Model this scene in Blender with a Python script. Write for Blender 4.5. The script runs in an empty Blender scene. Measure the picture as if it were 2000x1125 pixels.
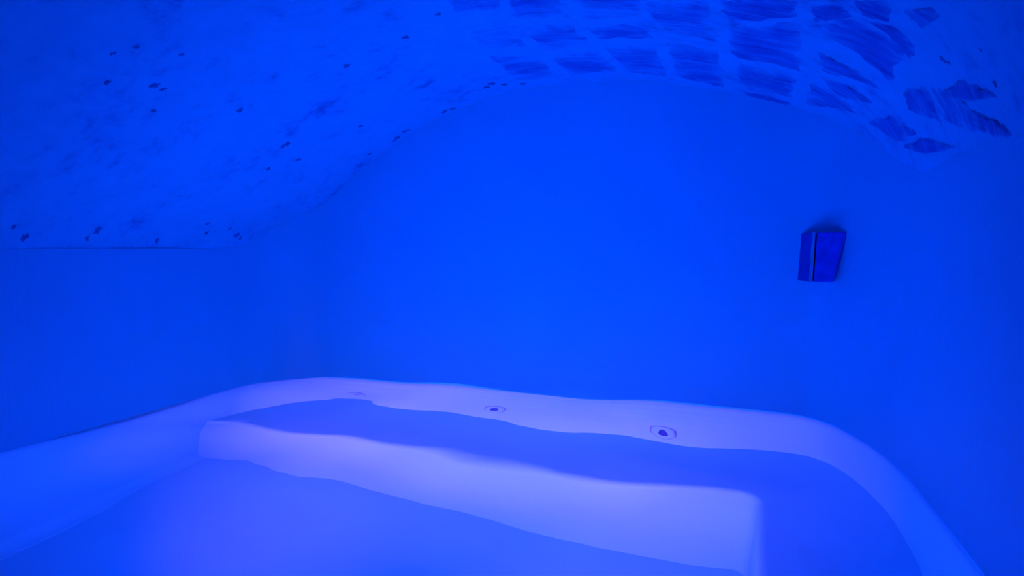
import bpy, bmesh, math, random
import numpy as np
from mathutils import Vector, noise

random.seed(7)
S = bpy.context.scene
COL = S.collection

# ------------------------------------------------------------------ camera
# metres; z = 0 is the still water level, Y runs along the pool's side walls
F_PX, CX, CY, EYE = 1293.0, 1000.0, 562.5, 0.80
PITCH = math.atan((562.5 - 486.0) / F_PX)
YAW = math.atan(437.0 / (F_PX / math.cos(PITCH)))
cam_data = bpy.data.cameras.new('camera')
cam_data.sensor_width = 36.0
cam_data.lens = F_PX * 36.0 / 2000.0
cam_data.clip_start = 0.05
cam = bpy.data.objects.new('camera', cam_data)
cam.location = (0, 0, EYE)
cam.rotation_euler = (math.pi / 2 - PITCH, 0, YAW)
COL.objects.link(cam)
S.camera = cam

# ------------------------------------------------------------------ world, lights, exposure
world = bpy.data.worlds.new('world')
S.world = world
world.use_nodes = True
world.node_tree.nodes['Background'].inputs['Color'].default_value = (0, 0, 0, 1)
world.node_tree.nodes['Background'].inputs['Strength'].default_value = 0.0

def pool_lamp(name, loc, target, color, watts, size, spread=180):
    ld = bpy.data.lights.new(name, 'AREA')
    ld.shape = 'DISK'
    ld.size = size
    ld.color = color
    ld.energy = watts
    ld.spread = math.radians(spread)
    o = bpy.data.objects.new(name, ld)
    o.location = loc
    o.rotation_euler = (Vector(target) - Vector(loc)).to_track_quat('-Z', 'Y').to_euler()
    COL.objects.link(o)
    return o

# underwater lamps set in the near end wall of the pool
for lx, tx, w in ((-1.95, -1.95, 8.2), (-0.60, -0.52, 6.4)):
    pool_lamp('pool_light_violet', (lx, 0.56, -0.45), (tx, 3.5, -0.52), (1.0, 0.17, 0.6), w, 0.16, 58)
for lx in (-1.45, -0.55):
    pool_lamp('pool_light_blue', (lx, 0.56, -0.47), (lx, 3.5, -0.45), (0.0, 0.074, 1.0), 22.2, 0.20, 130)
# added lamp near the pool floor, brightens the middle of the back wall
pool_lamp('pool_light_blue', (-0.95, 0.90, -1.16), (-0.95, 2.00, -0.02), (0.0, 0.074, 1.0), 20.0, 0.45, 78)

S.view_settings.view_transform = 'Standard'
S.view_settings.look = 'None'
S.view_settings.exposure = 0.0
S.view_settings.gamma = 1.0
S.view_settings.use_curve_mapping = False
S.cycles.max_bounces = 8
S.cycles.diffuse_bounces = 3
S.cycles.glossy_bounces = 3
S.cycles.transmission_bounces = 5
S.cycles.caustics_refractive = True
S.cycles.caustics_reflective = True
S.cycles.blur_glossy = 0.5
S.cycles.sample_clamp_indirect = 60.0
S.cycles.use_denoising = True
S.cycles.use_adaptive_sampling = True
S.cycles.adaptive_threshold = 0.05

# ------------------------------------------------------------------ materials
def new_mat(name):
    m = bpy.data.materials.new(name)
    m.use_nodes = True
    nt = m.node_tree
    return m, nt, nt.nodes['Principled BSDF']

def node(nt, kind, **kw):
    n = nt.nodes.new(kind)
    for k, v in kw.items():
        if k in n.inputs:
            n.inputs[k].default_value = v
        else:
            setattr(n, k, v)
    return n

def coords(nt, scale, rot=(0, 0, 0)):
    tc = node(nt, 'ShaderNodeTexCoord')
    mp = node(nt, 'ShaderNodeMapping')
    mp.inputs['Scale'].default_value = scale
    mp.inputs['Rotation'].default_value = rot
    nt.links.new(tc.outputs['Object'], mp.inputs['Vector'])
    return mp.outputs['Vector']

def ramp(nt, fac, stops):
    r = node(nt, 'ShaderNodeValToRGB')
    cr = r.color_ramp
    while len(cr.elements) < len(stops):
        cr.elements.new(0.5)
    for e, (p, c) in zip(cr.elements, stops):
        e.position = p
        e.color = (*c, 1) if len(c) == 3 else c
    nt.links.new(fac, r.inputs['Fac'])
    return r.outputs['Color']

def add_bump(nt, bsdf, height, strength, dist):
    b = node(nt, 'ShaderNodeBump')
    b.inputs['Strength'].default_value = strength
    b.inputs['Distance'].default_value = dist
    nt.links.new(height, b.inputs['Height'])
    nt.links.new(b.outputs['Normal'], bsdf.inputs['Normal'])
    return b

def plaster_material():
    m, nt, p = new_mat('blue_plaster')
    v = coords(nt, (38, 38, 1.3))
    n = node(nt, 'ShaderNodeTexNoise', Scale=1.0, Detail=3.0, Roughness=0.55)
    nt.links.new(v, n.inputs['Vector'])
    v2 = coords(nt, (1.6, 1.6, 1.6))
    n2 = node(nt, 'ShaderNodeTexNoise', Scale=1.0, Detail=4.0)
    nt.links.new(v2, n2.inputs['Vector'])
    c = ramp(nt, n2.outputs['Fac'], [(0.3, (0.003, 0.58, 0.76)), (0.7, (0.003, 0.61, 0.79))])
    nt.links.new(c, p.inputs['Base Color'])
    p.inputs['Roughness'].default_value = 0.62
    p.inputs['Specular IOR Level'].default_value = 0.25
    add_bump(nt, p, n.outputs['Fac'], 0.45, 0.005)
    return m

def vault_material():
    m, nt, p = new_mat('rough_vault_plaster')
    v = coords(nt, (12.0, 14.0, 12.0))
    n = node(nt, 'ShaderNodeTexNoise', Scale=1.0, Detail=6.0, Roughness=0.68)
    nt.links.new(v, n.inputs['Vector'])
    v2 = coords(nt, (3.2, 3.6, 3.2))
    n2 = node(nt, 'ShaderNodeTexNoise', Scale=1.0, Detail=6.0, Roughness=0.6)
    nt.links.new(v2, n2.inputs['Vector'])
    # scuffed-through patches of darker stone, only where both noises agree
    mul = node(nt, 'ShaderNodeMath', operation='MULTIPLY')
    nt.links.new(n.outputs['Fac'], mul.inputs[0])
    nt.links.new(n2.outputs['Fac'], mul.inputs[1])
    c = ramp(nt, mul.outputs['Value'], [(0.12, (0.002, 0.26, 0.55)), (0.17, (0.003, 0.46, 0.69)),
                                        (0.22, (0.003, 0.55, 0.74)), (0.45, (0.003, 0.61, 0.79))])
    nt.links.new(c, p.inputs['Base Color'])
    p.inputs['Roughness'].default_value = 0.9
    p.inputs['Specular IOR Level'].default_value = 0.1
    add_bump(nt, p, n.outputs['Fac'], 0.35, 0.010)
    return m

def stone_material():
    m, nt, p = new_mat('tooled_stone')
    v = coords(nt, (3.0, 34.0, 5.0))           # tool marks run across the vault
    n = node(nt, 'ShaderNodeTexNoise', Scale=1.0, Detail=7.0, Roughness=0.7, Distortion=0.6)
    nt.links.new(v, n.inputs['Vector'])
    v2 = coords(nt, (3.5, 6.0, 4.0))
    n2 = node(nt, 'ShaderNodeTexNoise', Scale=1.0, Detail=5.0, Roughness=0.65)
    nt.links.new(v2, n2.inputs['Vector'])
    add = node(nt, 'ShaderNodeMath', operation='ADD')
    nt.links.new(n.outputs['Fac'], add.inputs[0])
    nt.links.new(n2.outputs['Fac'], add.inputs[1])
    half = node(nt, 'ShaderNodeMath', operation='MULTIPLY')
    half.inputs[1].default_value = 0.5
    at_ = node(nt, 'ShaderNodeAttribute', attribute_name='smear')
    add2 = node(nt, 'ShaderNodeMath', operation='ADD')
    nt.links.new(add.outputs['Value'], add2.inputs[0])
    nt.links.new(at_.outputs['Fac'], add2.inputs[1])
    nt.links.new(add2.outputs['Value'], half.inputs[0])
    c = ramp(nt, half.outputs['Value'], [(0.34, (0.002, 0.12, 0.44)), (0.46, (0.002, 0.24, 0.58)),
                                         (0.55, (0.003, 0.40, 0.67)), (0.64, (0.003, 0.57, 0.77))])
    nt.links.new(c, p.inputs['Base Color'])
    p.inputs['Roughness'].default_value = 0.9
    p.inputs['Specular IOR Level'].default_value = 0.1
    add_bump(nt, p, n.outputs['Fac'], 0.6, 0.008)
    return m

def basin_material():
    m, nt, p = new_mat('pale_pool_lining')
    v = coords(nt, (3, 3, 3))
    n = node(nt, 'ShaderNodeTexNoise', Scale=1.0, Detail=3.0)
    nt.links.new(v, n.inputs['Vector'])
    c = ramp(nt, n.outputs['Fac'], [(0.3, (0.175, 0.68, 0.82)), (0.7, (0.185, 0.72, 0.86))])
    nt.links.new(c, p.inputs['Base Color'])
    p.inputs['Roughness'].default_value = 0.5
    p.inputs['Specular IOR Level'].default_value = 0.1
    return m

def plain(name, color, rough=0.5, spec=0.3, nscale=30.0, var=0.15):
    m, nt, p = new_mat(name)
    v = coords(nt, (nscale,) * 3)
    n = node(nt, 'ShaderNodeTexNoise', Scale=1.0, Detail=3.0)
    nt.links.new(v, n.inputs['Vector'])
    lo = tuple(x * (1 - var) for x in color)
    hi = tuple(min(1, x * (1 + var)) for x in color)
    nt.links.new(ramp(nt, n.outputs['Fac'], [(0.3, lo), (0.7, hi)]), p.inputs['Base Color'])
    p.inputs['Roughness'].default_value = rough
    p.inputs['Specular IOR Level'].default_value = spec
    return m

def water_material():
    m = bpy.data.materials.new('clear_water')
    m.use_nodes = True
    nt = m.node_tree
    nt.nodes.clear()
    g = node(nt, 'ShaderNodeBsdfGlass')
    g.inputs['IOR'].default_value = 1.33
    g.inputs['Roughness'].default_value = 0.0
    out = node(nt, 'ShaderNodeOutputMaterial')
    nt.links.new(g.outputs['BSDF'], out.inputs['Surface'])
    return m

M_WALL, M_VAULT, M_STONE, M_BASIN, M_WATER = (plaster_material(), vault_material(), stone_material(),
                                              basin_material(), water_material())
M_CHIP = plain('dark_stone_chip', (0.002, 0.19, 0.44), 0.9, 0.1)
M_NOZZLE = plain('dark_jet_opening', (0.02, 0.05, 0.25), 0.6, 0.2)
M_GROOVE = plain('grey_jet_groove', (0.16, 0.20, 0.40), 0.5, 0.2)
M_SCONCE = plain('sconce_metal_shaded', (0.004, 0.040, 0.42), 0.55, 0.15)  # shade of the turned-away side is put into this darker base colour
M_SCONCE2 = plain('sconce_metal_lit', (0.004, 0.09, 0.60), 0.5, 0.15)  # lit tone of the same metal, for the panel facing the camera
M_STRIP = plain('pale_sconce_glass', (0.004, 0.30, 0.50), 0.6, 0.1)
M_DECK = plain('grey_blue_deck_stone', (0.10, 0.30, 0.55), 0.7, 0.2, 4.0)

# ------------------------------------------------------------------ helpers
def mesh_obj(name, verts, faces, mat, parent=None, smooth=True):
    me = bpy.data.meshes.new(name)
    me.from_pydata([tuple(v) for v in verts], [], faces)
    bm = bmesh.new()
    bm.from_mesh(me)
    bmesh.ops.remove_doubles(bm, verts=bm.verts, dist=1e-6)
    bmesh.ops.recalc_face_normals(bm, faces=bm.faces)
    bm.to_mesh(me)
    bm.free()
    me.materials.append(mat)
    if smooth:
        for p in me.polygons:
            p.use_smooth = True
    o = bpy.data.objects.new(name, me)
    COL.objects.link(o)
    if parent:
        o.parent = parent
        o.matrix_parent_inverse = parent.matrix_world.inverted()
    return o

def orient(o, inside):
    # make the faces look towards a point inside the room
    p = o.data.polygons[len(o.data.polygons) // 2]
    if (Vector(inside) - p.center).dot(p.normal) < 0:
        o.data.flip_normals()

def empty(name, loc=(0, 0, 0)):
    o = bpy.data.objects.new(name, None)
    o.location = loc
    o.empty_display_size = 0.1
    COL.objects.link(o)
    bpy.context.view_layer.update()
    return o

def tag(o, label=None, cat=None, group=None, kind=None):
    if label: o['label'] = label
    if cat: o['category'] = cat
    if group: o['group'] = group
    if kind: o['kind'] = kind
    return o

def grid_faces(nu, nv, flip=False):
    fs = []
    for j in range(nv - 1):
        for i in range(nu - 1):
            a = j * nu + i
            q = (a, a + 1, a + nu + 1, a + nu)
            fs.append(q[::-1] if flip else q)
    return fs

def catmull(pts, n):
    P = [np.array(p, float) for p in pts]
    P = [2 * P[0] - P[1]] + P + [2 * P[-1] - P[-2]]
    out = []
    for i in range(1, len(P) - 2):
        for k in range(n):
            t = k / n
            a, b, c, d = P[i - 1], P[i], P[i + 1], P[i + 2]
            out.append(0.5 * ((2 * b) + (c - a) * t + (2 * a - 5 * b + 4 * c - d) * t * t + (3 * b - a - 3 * c + d) * t ** 3))
    out.append(P[-2])
    return np.array(out)

# ------------------------------------------------------------------ plan of the room
XL, XR, YB, YN, YF = -2.79, 0.592, 3.50, 0.50, -1.50   # left, right, back wall; near pool end; wall behind
BENCH_Z, FLOOR_Z, BENCH_X = -0.61, -1.21, 0.095
def yb(x): return 3.445 - 0.035 * x            # back wall and bench run a little askew
def bench_y(x): return 2.840 - 0.036 * x
RL = 0.36
YC = yb(XL + RL) - RL
left_run = [(XL, YF + (YC - YF) * k / 24) for k in range(24)]
left_run += [(XL + RL - RL * math.cos(a), YC + RL * math.sin(a)) for a in np.linspace(0, math.pi / 2, 16)]
right_curve = [tuple(p) for p in catmull([(0.08, yb(0.08)), (0.20, 3.434), (0.305, 3.413), (0.390, 3.356), (0.457, 3.255),
                                          (0.515, 3.10), (0.558, 2.93), (0.582, 2.76), (0.591, 2.56), (XR, 2.35)], 5)]
right_run = right_curve + [(XR, 2.35 + (YF - 2.35) * k / 20) for k in range(1, 21)]
back_run = [(x, yb(x)) for x in np.linspace(left_run[-1][0], right_curve[0][0], 41)]
_top = left_run[24:] + back_run[1:-1] + right_curve
def y_top(x):
    return float(np.interp(x, [p[0] for p in _top], [p[1] for p in _top]))

# vault cross-section (X, Z), left spring to right spring
PROF = catmull([(-2.828, 0.70), (-2.796, 0.80), (-2.71, 0.92), (-2.56, 1.01), (-2.37, 1.10), (-2.15, 1.265), (-1.81, 1.465),
                (-1.49, 1.585), (-1.20, 1.65), (-0.85, 1.672), (-0.48, 1.648), (-0.10, 1.575), (0.22, 1.475),
                (0.40, 1.38), (0.50, 1.28), (0.56, 1.17), (0.593, 1.055), (0.63, 0.93)], 8)
PS = np.concatenate([[0], np.cumsum(np.hypot(*np.diff(PROF, axis=0).T))])
def prof_at(s):
    x = np.interp(s, PS, PROF[:, 0]); z = np.interp(s, PS, PROF[:, 1])
    e = 0.02
    tx = np.interp(s + e, PS, PROF[:, 0]) - np.interp(s - e, PS, PROF[:, 0])
    tz = np.interp(s + e, PS, PROF[:, 1]) - np.interp(s - e, PS, PROF[:, 1])
    l = math.hypot(tx, tz)
    return float(x), float(z), float(tz / l), float(-tx / l)       # point and normal into the room
def vault_z(x):
    return float(np.interp(x, PROF[:, 0], PROF[:, 1]))

# ------------------------------------------------------------------ walls
def wall(name, run, inner_side):
    n = len(run)
    verts, faces = [], []
    T = 0.12
    pts = np.array(run)
    tan = np.gradient(pts, axis=0)
    tan /= np.linalg.norm(tan, axis=1)[:, None]
    nrm = np.stack([-tan[:, 1], tan[:, 0]], 1) * inner_side          # outward
    Z0 = -0.022
    K = 14
    for layer in (0, 1):
        for k in range(K):
            for i in range(n):
                top = vault_z(pts[i, 0]) + 0.05
                if name == 'wall_left' and pts[i, 1] < YC:
                    top = 0.802 + 0.012 * noise.noise(Vector((0, pts[i, 1] * 5, 0)))
                z = Z0 + (top - Z0) * k / (K - 1)
                q = pts[i] + nrm[i] * T * layer
                verts.append((q[0], q[1], z))
    faces += grid_faces(n, K)
    off = n * K
    faces += [tuple(off + a for a in f[::-1]) for f in grid_faces(n, K)]
    for i in range(n - 1):
        faces.append((i, i + off, i + 1 + off, i + 1))
        t = (K - 1) * n
        faces.append((t + i, t + i + 1, t + i + 1 + off, t + i + off))
    for k in range(K - 1):
        a = k * n
        faces.append((a, a + n, a + n + off, a + off))
        b = a + n - 1
        faces.append((b, b + off, b + n + off, b + n))
    o = mesh_obj(name, verts, faces, M_WALL)
    m = o.modifiers.new('edges', 'EDGE_SPLIT')
    m.split_angle = math.radians(40)
    return tag(o, kind='structure')

tag(wall('wall_left', left_run, 1), 'smooth blue plaster wall with the low springing of the vault')
tag(wall('wall_back', back_run, 1), 'smooth blue plaster end wall under the arch of the vault')
tag(wall('wall_right', right_run, 1), 'smooth blue plaster wall that starts from a rounded corner')

def box(name, lo, hi, mat, parent=None, bevel=0.0):
    x0, y0, z0 = lo; x1, y1, z1 = hi
    v = [(x0, y0, z0), (x1, y0, z0), (x1, y1, z0), (x0, y1, z0), (x0, y0, z1), (x1, y0, z1), (x1, y1, z1), (x0, y1, z1)]
    f = [(0, 3, 2, 1), (4, 5, 6, 7), (0, 1, 5, 4), (1, 2, 6, 5), (2, 3, 7, 6), (3, 0, 4, 7)]
    o = mesh_obj(name, v, f, mat, parent, smooth=False)
    if bevel:
        b = o.modifiers.new('bevel', 'BEVEL'); b.width = bevel; b.segments = 3
    return o

tag(box('wall_front', (XL - 0.12, YF - 0.12, -0.01), (XR + 0.12, YF, 1.75), M_WALL), 'plain blue plaster wall', kind='structure')
tag(box('floor', (XL, YF, -0.10), (XR, YN - 0.02, 0.05), M_DECK, bevel=0.015), 'stone deck at the end of the pool', kind='structure')

# ------------------------------------------------------------------ vaulted ceiling
NS, NY = 170, 150
def vault_point(s, y, lift=0.0):
    x, z, nx, nz = prof_at(s)
    rough = 0.010 * noise.noise(Vector((x * 2.5, y * 2.5, z * 2.5))) + 0.005 * noise.noise(Vector((x * 9, y * 9, z * 9 + 4)))
    d = lift + rough
    return (x + nx * d, y, z + nz * d)
verts = [vault_point(PS[-1] * i / (NS - 1), YF - 0.05 + (YB + 0.11 - YF) * j / (NY - 1)) for j in range(NY) for i in range(NS)]
ceiling = mesh_obj('ceiling', verts, grid_faces(NS, NY), M_VAULT)
orient(ceiling, (-1, 1.5, 0.3))
so = ceiling.modifiers.new('thickness', 'SOLIDIFY')
so.thickness = 0.15; so.offset = -1
tag(ceiling, 'low barrel vault of smeared plaster with stone showing through', kind='structure')

# a pixel of the photograph's frame -> ray
FWD = np.array([-math.sin(YAW) * math.cos(PITCH), math.cos(YAW) * math.cos(PITCH), -math.sin(PITCH)])
RGT = np.array([math.cos(YAW), math.sin(YAW), 0.0])
UPV = np.cross(RGT, FWD)
EYEP = np.array([0, 0, EYE])
def ray(x, y):
    d = FWD + RGT * (x - CX) / F_PX - UPV * (y - CY) / F_PX
    return d / np.linalg.norm(d)

def to_vault(x, y):
    d = ray(x, y)
    t = 0.3
    while t < 9:
        p = EYEP + d * t
        if p[0] < PROF[2, 0] or p[0] > PROF[-3, 0] or p[2] >= vault_z(p[0]):
            break
        t += 0.004
    i = int(np.argmin((PROF[:, 0] - p[0]) ** 2 + (PROF[:, 1] - p[2]) ** 2))
    a, b = max(0, i - 1), min(len(PROF) - 1, i + 1)
    ss = np.linspace(PS[a], PS[b], 30)
    q = [(np.interp(s, PS, PROF[:, 0]) - p[0]) ** 2 + (np.interp(s, PS, PROF[:, 1]) - p[2]) ** 2 for s in ss]
    return float(ss[int(np.argmin(q))]), float(min(p[1], yb(p[0]) - 0.01))

STONES = [
    [(855, -70), (950, -70), (985, 25), (880, 30)], [(890, 44), (985, 40), (1040, 95), (930, 100)], [(950, 112), (1050, 107), (1095, 150), (1010, 156)],
    [(965, -70), (1078, -70), (1118, 36), (1000, 38)], [(1008, 52), (1122, 46), (1160, 88), (1062, 98)],
    [(1075, 108), (1166, 96), (1212, 140), (1118, 148)],
    [(1098, -70), (1222, -70), (1258, 36), (1138, 38)], [(1145, 52), (1262, 46), (1280, 72), (1165, 74)],
    [(1172, 88), (1284, 88), (1306, 150), (1228, 142)],
    [(1240, -70), (1388, -70), (1400, -8), (1255, -8)], [(1250, 6), (1392, 2), (1402, 84), (1282, 48)],
    [(1298, 84), (1408, 96), (1416, 172), (1322, 150)],
    [(1402, -70), (1552, -70), (1558, -12), (1404, -12)], [(1408, -2), (1556, -2), (1560, 36), (1412, 42)],
    [(1420, 52), (1562, 44), (1562, 142), (1432, 112)], [(1434, 122), (1558, 156), (1550, 192), (1436, 162)],
    [(1440, 172), (1548, 200), (1538, 220), (1455, 190)],
    [(1580, -70), (1690, -70), (1645, 0), (1582, 0)], [(1584, 12), (1636, 8), (1666, 34), (1586, 46)],
    [(1584, 62), (1648, 36), (1766, 100), (1742, 170)], [(1592, 98), (1640, 124), (1736, 184), (1604, 140)],
    [(1600, 150), (1660, 166), (1712, 202), (1640, 190)],
    [(1580, 164), (1640, 180), (1676, 224), (1572, 204)],
    [(1662, 0), (1740, 2), (1738, 44), (1684, 32)], [(1692, 42), (1742, 52), (1786, 92), (1778, 126)],
    [(1720, -70), (1830, -70), (1800, -5), (1745, -8)], [(1764, 20), (1820, 10), (1838, 30), (1800, 60)],
    [(1766, 176), (1806, 168), (1842, 240), (1772, 214)], [(1812, 172), (1884, 200), (1936, 262), (1850, 250)],
    [(1690, 238), (1740, 222), (1800, 262), (1752, 282)], [(1760, 286), (1806, 266), (1870, 288), (1810, 303)],
    [(1890, 210), (1950, 236), (1985, 262), (1944, 274)],
    [(1820, 190), (1880, 150), (1960, 190), (1900, 196)],
]
def make_stone(quad, k):
    mx = sum(p[0] for p in quad) / 4; my = sum(p[1] for p in quad) / 4
    c = [to_vault(mx + (p[0] - mx) * 1.06, my + (p[1] - my) * 1.08) for p in quad]
    n = 9
    fine = min(1.0, min(max(q[0] for q in c) - min(q[0] for q in c), max(q[1] for q in c) - min(q[1] for q in c)) / 0.30)
    rnd = random.Random(k)
    verts = []
    for j in range(n):
        for i in range(n):
            u, v = i / (n - 1), j / (n - 1)
            s = (c[0][0] * (1 - u) + c[1][0] * u) * (1 - v) + (c[3][0] * (1 - u) + c[2][0] * u) * v
            y = (c[0][1] * (1 - u) + c[1][1] * u) * (1 - v) + (c[3][1] * (1 - u) + c[2][1] * u) * v
            edge = i in (0, n - 1) or j in (0, n - 1)
            jit = (0.022 if edge else 0.008) * fine
            s += rnd.uniform(-jit, jit); y += rnd.uniform(-jit, jit)
            lift = -0.004 if edge else 0.003 + 0.004 * rnd.random()
            y = min(y, yb(prof_at(s)[0]) - 0.005)
            verts.append(vault_point(s, y, lift))
    o = mesh_obj('stone', verts, grid_faces(n, n), M_STONE, ceiling)
    att = o.data.attributes.new('smear', 'FLOAT', 'POINT')         # plaster smeared over the rim of the stone
    at0 = rnd.uniform(-0.02, 0.06) + 0.08 - 0.20 * min(1.0, max(0.0, (quad[0][0] - 900) / 550))
    for i in range(n * n):
        e = min(i % n, n - 1 - i % n, i // n, n - 1 - i // n)
        att.data[i].value = at0 + (0.30, 0.08, 0.02, 0.0, 0.0)[e] + (rnd.uniform(-0.1, 0.1) if e < 2 else 0)
for k, q in enumerate(STONES):
    make_stone(q, k)

# little dark chips of stone that stick out of the plaster
CHIPS = [(793, 73, 9), (675, 128, 8), (405, 437, 6), (404, 455, 6), (449, 446, 5), (462, 459, 8), (468, 465, 5), (190, 448, 9), (170, 466, 6),
         (25, 443, 5), (48, 462, 8), (302, 167, 10), (320, 174, 7), (298, 216, 7), (468, 215, 7), (560, 280, 9), (552, 287, 5),
         (582, 311, 7), (722, 300, 5), (790, 255, 9), (775, 268, 10), (868, 216, 8), (885, 211, 7), (950, 170, 9), (960, 163, 10),
         (985, 165, 9), (1020, 162, 7), (705, 246, 7), (265, 88, 7), (220, 102, 6), (355, 103, 6), (855, 28, 9), (1918, 97, 4),
         (1840, 118, 9), (1852, 124, 7), (1945, 164, 8), (1488, 172, 5), (1640, 180, 5), (308, 470, 6), (210, 158, 8), (525, 330, 6)]
for k, (px, py, r) in enumerate(CHIPS):
    s, y = to_vault(px, py)
    p = Vector(vault_point(s, y))
    dist = (p - Vector((0, 0, EYE))).length
    R = r * dist / F_PX
    bm = bmesh.new()
    bmesh.ops.create_icosphere(bm, subdivisions=2, radius=1)
    x, z, nx, nz = prof_at(s)
    nrm = Vector((nx, 0, nz)); ta = Vector((0, 1, 0)); tb = nrm.cross(ta)
    rnd = random.Random(k + 90)
    for v in bm.verts:
        q = v.co * (0.62 + 0.9 * noise.noise(v.co * 1.9 + Vector((k * 3.1, 0, 0))))
        v.co = p + tb * q.x * R * 1.25 + ta * q.y * R * rnd.uniform(0.9, 1.1) + nrm * q.z * R * 0.22
    me = bpy.data.meshes.new('stone_chip'); bm.to_mesh(me); bm.free()
    me.materials.append(M_CHIP)
    o = bpy.data.objects.new('stone_chip', me); COL.objects.link(o); o.parent = ceiling

# ------------------------------------------------------------------ pool basin
pool = empty('pool_basin', (0, 0, 0))
tag(pool, 'pale seamless whirlpool basin with underwater bench along the rounded wall', 'pool')
run = [p for p in left_run if p[1] > YN] + back_run[1:-1] + [p for p in right_run if p[1] > YN]
run = [(XL, YN)] + run + [(XR, YN)]
verts, faces = [], []
ZT = -0.022
COVE = 0.09
levels = [(FLOOR_Z + 0.001 + COVE * (1 - math.cos(a)), COVE * (1 - math.sin(a))) for a in np.linspace(0.05, math.pi / 2, 9)]
levels += [(z, 0.0) for z in np.linspace(levels[-1][0], ZT, 14)[1:]]
K = len(levels)
for z, into in levels:
    for (x, y) in run:
        wl = min(1.0, max(0.0, (XL + 0.25 - x) / 0.25))
        verts.append((x + (0.085 * z / 1.21 + into) * wl, y, z))
basin_wall = mesh_obj('basin_wall', verts, grid_faces(len(run), K), M_BASIN, pool)
orient(basin_wall, (-1, 2.2, -0.6))
so = basin_wall.modifiers.new('thickness', 'SOLIDIFY'); so.thickness = 0.05; so.offset = -1
box('end_wall', (XL, YN - 0.06, FLOOR_Z), (XR, YN, 0.02), M_BASIN, pool)
# floor follows the plan
bm = bmesh.new()
f = bm.faces.new([bm.verts.new((x - (0.09 if x < XL + 0.2 else 0), y, FLOOR_Z)) for x, y in run])
bmesh.ops.recalc_face_normals(bm, faces=bm.faces)
ex = bmesh.ops.extrude_face_region(bm, geom=[f])
for v in [g for g in ex['geom'] if isinstance(g, bmesh.types.BMVert)]:
    v.co.z -= 0.08
bmesh.ops.recalc_face_normals(bm, faces=bm.faces)
me = bpy.data.meshes.new('basin_floor'); bm.to_mesh(me); bm.free(); me.materials.append(M_BASIN)
o = bpy.data.objects.new('basin_floor', me); COL.objects.link(o); o.parent = pool

# L-shaped bench: a slab that reaches the walls, with a rounded nosing along its inner edge
r_in = 0.07
xe = BENCH_X - r_in
ye = bench_y(xe)
inner = [(x, bench_y(x)) for x in np.linspace(XL - 0.085, xe, 31)]
inner += [(xe + r_in * math.sin(a), ye - r_in + r_in * math.cos(a)) for a in np.linspace(0.15, math.pi / 2, 8)]
inner += [(BENCH_X, ye - r_in + (YN - ye + r_in) * k / 14) for k in range(1, 15)]
outer = [p for p in run if p[1] > bench_y(p[0]) + 0.02 or (p[0] > 0.2 and p[1] > YN + 1e-4)]
nose = 0.035
def inset(pts, d):
    P = np.array(pts); t = np.gradient(P, axis=0); t /= np.linalg.norm(t, axis=1)[:, None]
    n_ = np.stack([-t[:, 1], t[:, 0]], 1)
    Q = P + n_ * d
    Q[0] = (XL - 0.085, bench_y(XL) + d); Q[-1] = (BENCH_X + d, YN)
    return Q
rows = [np.column_stack([inset(inner, 0.0), np.full(len(inner), BENCH_Z - 0.09)])]
for a in np.linspace(0, math.pi / 2, 6):
    d = nose * (1 - math.cos(a)); z = BENCH_Z - nose + nose * math.sin(a)
    rows.append(np.column_stack([inset(inner, d + 1e-5), np.full(len(inner), z)]))
verts = np.concatenate(rows).tolist()
nI = len(inner)
faces = grid_faces(nI, len(rows))
# flat seat from nosing to the wall
last = (len(rows) - 1) * nI
cap_out = [(p[0], p[1], BENCH_Z) for p in outer] + [(XR, YN, BENCH_Z)]
base = len(verts)
verts += [(XL - 0.085, bench_y(XL) + 0.001 + nose, BENCH_Z)] + [(x - (0.06 if x < XL + 0.1 else 0), y, z) for x, y, z in cap_out]
poly = [last + i for i in range(nI - 1, -1, -1)] + list(range(base, len(verts)))
faces.append(tuple(poly))
seat = mesh_obj('bench_seat', verts, faces, M_BASIN, pool)
es = seat.modifiers.new('edges', 'EDGE_SPLIT'); es.split_angle = math.radians(50)
verts = [(x, y, z) for z in (FLOOR_Z, BENCH_Z - 0.09) for x, y in inner]
riser = mesh_obj('bench_riser', verts, grid_faces(nI, 2), M_BASIN, pool)

# three water jets in the back wall
def lathe(name, profile, mat, parent, n=36):
    verts = [(r * math.cos(2 * math.pi * i / n), r * math.sin(2 * math.pi * i / n), z) for r, z in profile for i in range(n)]
    fs = []
    for k in range(len(profile) - 1):
        for i in range(n):
            a = k * n + i; b = k * n + (i + 1) % n
            fs.append((a, b, b + n, a + n))
    fs.append(tuple(range((len(profile) - 1) * n, len(profile) * n)))
    return mesh_obj(name, verts, fs, mat, parent)
def make_jet(x, z):
    e = lathe('water_jet', [(0.060, 0.0), (0.060, 0.010), (0.055, 0.013), (0.030, 0.014), (0.024, 0.012)], M_BASIN, None)
    g = lathe('rim_groove', [(0.066, 0.0), (0.066, 0.004), (0.060, 0.0045)], M_GROOVE, None)
    nz = lathe('nozzle', [(0.024, 0.0), (0.024, 0.014), (0.019, 0.016), (0.006, 0.016)], M_NOZZLE, None)
    e.location = (x, yb(x) - 0.001, z)
    e.rotation_euler = (math.pi / 2, 0, -0.035)
    g.parent = e; nz.parent = e
    e.parent = pool
for jx, jz in ((-2.21, -0.44), (-1.265, -0.485), (-0.357, -0.515)):
    make_jet(jx, jz)

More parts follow.
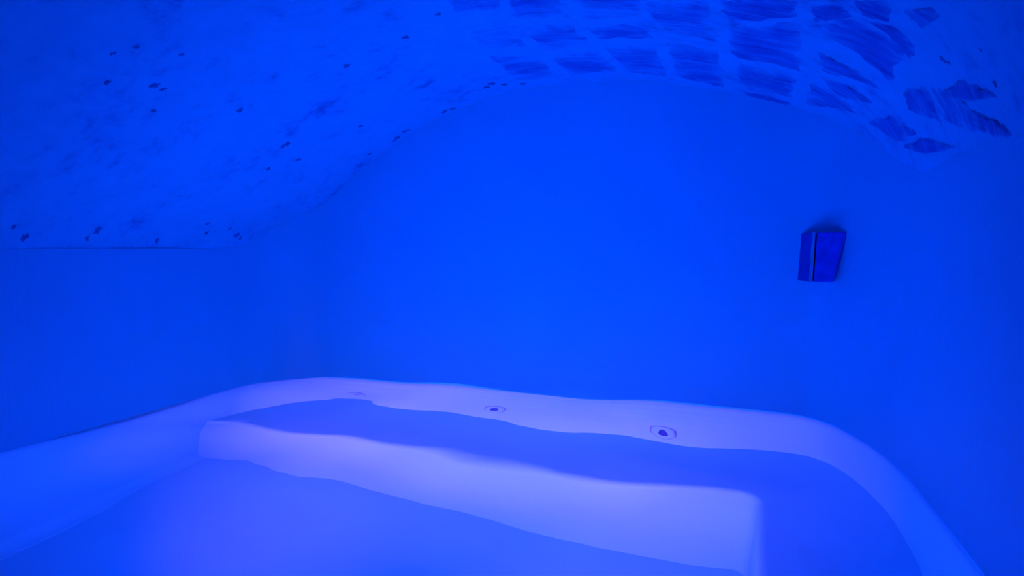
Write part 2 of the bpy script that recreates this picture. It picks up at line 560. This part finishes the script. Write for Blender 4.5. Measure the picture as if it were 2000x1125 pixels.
# ------------------------------------------------------------------ water with a gently rolling surface
# The rolling follows the photograph: the heights where water meets the wall, and the tilts that bend the
# straight bench edges into the wavy lines one sees.
N_W = 1.33
def refract(d, n):
    c = -d @ n; e = 1 / N_W
    return e * d + (e * c - math.sqrt(1 - e * e * (1 - c * c))) * n
gx, gy = np.meshgrid(np.arange(XL - 0.1, XR + 0.2, 0.19), np.arange(1.2, YB + 0.2, 0.17))
CEN = np.column_stack([gx.ravel(), gy.ravel()])
SIG = 0.24
def basis(x, y):
    dx = x - CEN[:, 0]; dy = y - CEN[:, 1]
    b = np.exp(-(dx * dx + dy * dy) / (2 * SIG * SIG))
    return b, -dx / SIG ** 2 * b, -dy / SIG ** 2 * b
# water line on the back wall
LINE = [(560, 741), (630, 737), (720, 741), (800, 747), (900, 750), (1000, 764), (1065, 771), (1130, 778), (1200, 780), (1300, 782), (1400, 793), (1480, 801)]
# (points along an edge, its depth, its place)
EDGES = [
    ([(520, 784), (560, 781), (620, 782), (690, 779), (740, 790), (800, 800), (870, 803), (920, 813), (980, 822), (1040, 835),
      (1095, 846), (1140, 842), (1200, 846), (1260, 857), (1340, 870), (1450, 877)], BENCH_Z, lambda x: yb(x)),
    ([(440, 823), (500, 833), (560, 845), (610, 850), (640, 850), (680, 851), (740, 866), (780, 869), (820, 873), (880, 882),
      (920, 902), (960, 905), (1000, 900), (1050, 913), (1110, 930), (1160, 935), (1230, 945), (1300, 948), (1380, 950),
      (1430, 958)], BENCH_Z, lambda x: bench_y(x) + 0.015),
    ([(420, 897), (510, 905), (560, 925), (620, 931), (670, 937), (700, 953), (740, 965), (780, 972), (860, 990), (1000, 1030),
      (1150, 1065), (1250, 1088), (1350, 1102), (1450, 1115)], FLOOR_Z, lambda x: bench_y(x))]
COEF = np.zeros(len(CEN))
LAM = 0.12
REG = []                                        # keep the rolling smooth
for x in np.arange(XL, XR + 0.05, 0.14):
    for y in np.arange(1.4, YB + 0.05, 0.14):
        dx = x - CEN[:, 0]; dy = y - CEN[:, 1]
        b = np.exp(-(dx * dx + dy * dy) / (2 * SIG * SIG))
        REG += [b * (dx * dx / SIG ** 4 - 1 / SIG ** 2), b * (dy * dy / SIG ** 4 - 1 / SIG ** 2)]
REG = np.array(REG)
REG = REG.T @ REG * 0.0012
for it in range(6):
    A, B = [], []
    for px, py in LINE:
        d = ray(px, py); t = 3.445 / (d[1] + 0.035 * d[0]); p = EYEP + d * t
        b, _, _ = basis(p[0], p[1])
        A.append(b * 60); B.append(p[2] * 60)
    worst = 0
    for pts, depth, place in EDGES:
        for px, py in pts:
            d = ray(px, py); P = EYEP + d * (-EYE / d[2])
            for _ in range(4):
                b, bx, by = basis(P[0], P[1])
                P = EYEP + d * ((b @ COEF - EYE) / d[2])
            b, bx, by = basis(P[0], P[1])
            s0 = np.array([bx @ COEF, by @ COEF])
            def miss(sx, sy):
                n = np.array([-sx, -sy, 1.0]); n /= np.linalg.norm(n)
                t = refract(d, n)
                h = P + t * ((depth - P[2]) / t[2])
                return h[1] - place(h[0])
            e = 0.005
            m0 = miss(*s0)
            g0 = (miss(s0[0] + e, s0[1]) - m0) / e; g1 = (miss(s0[0], s0[1] + e) - m0) / e
            worst = max(worst, abs(m0))
            row = g0 * bx + g1 * by
            A.append(row * 4); B.append((row @ COEF - m0) * 4)
    A = np.array(A); B = np.array(B)
    NEW = np.linalg.solve(A.T @ A + REG + LAM * np.eye(A.shape[1]), A.T @ B)
    COEF = COEF * 0.4 + NEW * 0.6
def height(x, y):
    dx = x - CEN[:, 0]; dy = y - CEN[:, 1]
    h = float(np.exp(-(dx * dx + dy * dy) / (2 * SIG * SIG)) @ COEF)
    h *= min(1.0, max(0.0, (y - 0.9) / 0.6))
    db = max(0.0, yb(x) - y)                                         # fine ripples lapping at the back wall
    h += 0.0017 * math.exp(-db / 0.30) * (0.6 + noise.noise(Vector((x * 1.7, 0, 9)))) * math.sin(2 * math.pi * db / 0.11 + 1.6 * math.sin(2.1 * x) + 0.5)
    h += 0.0009 * noise.noise(Vector((x * 3.2, y * 4, 0))) + 0.00022 * noise.noise(Vector((x * 10, y * 15, 3)))
    return h
NU, NV = 280, 210
verts = []
for j in range(NV):
    for i in range(NU):
        u = i / (NU - 1)
        u = 0.6 * u + 0.4 * (0.5 - 0.5 * math.cos(math.pi * u))
        x = XL + (XR - XL) * u
        y = YN + (y_top(x) - YN) * (j / (NV - 1)) ** 0.85
        verts.append((x, y, height(x, y)))
water = mesh_obj('water', verts, grid_faces(NU, NV), M_WATER)
if water.data.polygons[0].normal.z < 0:
    water.data.flip_normals()
tag(water, 'clear gently rippled water filling the violet-lit pool', 'water', kind='stuff')

# ------------------------------------------------------------------ wall sconce in the rounded corner
sc = empty('wall_sconce', (0.36, 3.33, 0.64))
tag(sc, 'dark tapered wall lamp with a pale vertical strip, on the blue wall above the pool', 'wall lamp')
zt, zb = 0.872, 0.652
def prism(name, top, bot, mat, z_top=zt, z_bot=zb, bevel=0.003):
    n = len(top)
    v = [(x, y, z_bot) for x, y in bot] + [(x, y, z_top) for x, y in top]
    f = [tuple(range(n - 1, -1, -1)), tuple(range(n, 2 * n))] + [(i, (i + 1) % n, (i + 1) % n + n, i + n) for i in range(n)]
    o = mesh_obj(name, v, f, mat, sc, smooth=False)
    if bevel:
        b = o.modifiers.new('bevel', 'BEVEL'); b.width = bevel; b.segments = 2
    return o
def at(px, Y):
    d = ray(px, 500); t = Y / d[1]
    return (d[0] * t, Y)
# plan points: left back, ridge, right back (top / bottom)
lt, lb = at(1562, 3.46), at(1557, 3.46)
rt_, rb_ = at(1584, 3.215), at(1580, 3.215)
st, sb = at(1592, 3.205), at(1588, 3.205)
bt, bb = at(1652, 3.235), at(1627, 3.235)
wt, wb = (0.49, 3.32), (0.44, 3.36)
prism('side_panel', [lt, at(1562.3, 3.44), rt_, (rt_[0] + 0.006, rt_[1] + 0.01), (lt[0] + 0.02, 3.46)],
      [lb, at(1557.3, 3.44), rb_, (rb_[0] + 0.006, rb_[1] + 0.01), (lb[0] + 0.02, 3.46)], M_SCONCE)
prism('light_strip', [(rt_[0] + 0.001, rt_[1] + 0.004), (st[0], st[1] + 0.004), (st[0] + 0.006, 3.26), (rt_[0] + 0.012, 3.26)],
      [(rb_[0] + 0.001, rb_[1] + 0.004), (sb[0], sb[1] + 0.004), (sb[0] + 0.006, 3.26), (rb_[0] + 0.012, 3.26)], M_STRIP, bevel=0)
prism('front_panel', [(st[0] + 0.005, st[1]), bt, wt, (0.40, 3.37)], [(sb[0] + 0.005, sb[1]), bb, wb, (0.38, 3.38)], M_SCONCE2)
prism('end_cap', [(lt[0] + 0.006, 3.44), (rt_[0] + 0.004, rt_[1] + 0.008), (bt[0] - 0.006, bt[1] + 0.006), (0.44, 3.35)],
      [(lt[0] + 0.006, 3.44), (rt_[0] + 0.004, rt_[1] + 0.008), (bt[0] - 0.006, bt[1] + 0.006), (0.44, 3.35)], M_SCONCE, zt - 0.004, zt - 0.012, 0)
prism('end_cap', [(lb[0] + 0.006, 3.44), (rb_[0] + 0.004, rb_[1] + 0.008), (bb[0] - 0.006, bb[1] + 0.006), (0.42, 3.36)],
      [(lb[0] + 0.006, 3.44), (rb_[0] + 0.004, rb_[1] + 0.008), (bb[0] - 0.006, bb[1] + 0.006), (0.42, 3.36)], M_SCONCE, zb + 0.010, zb + 0.002, 0)
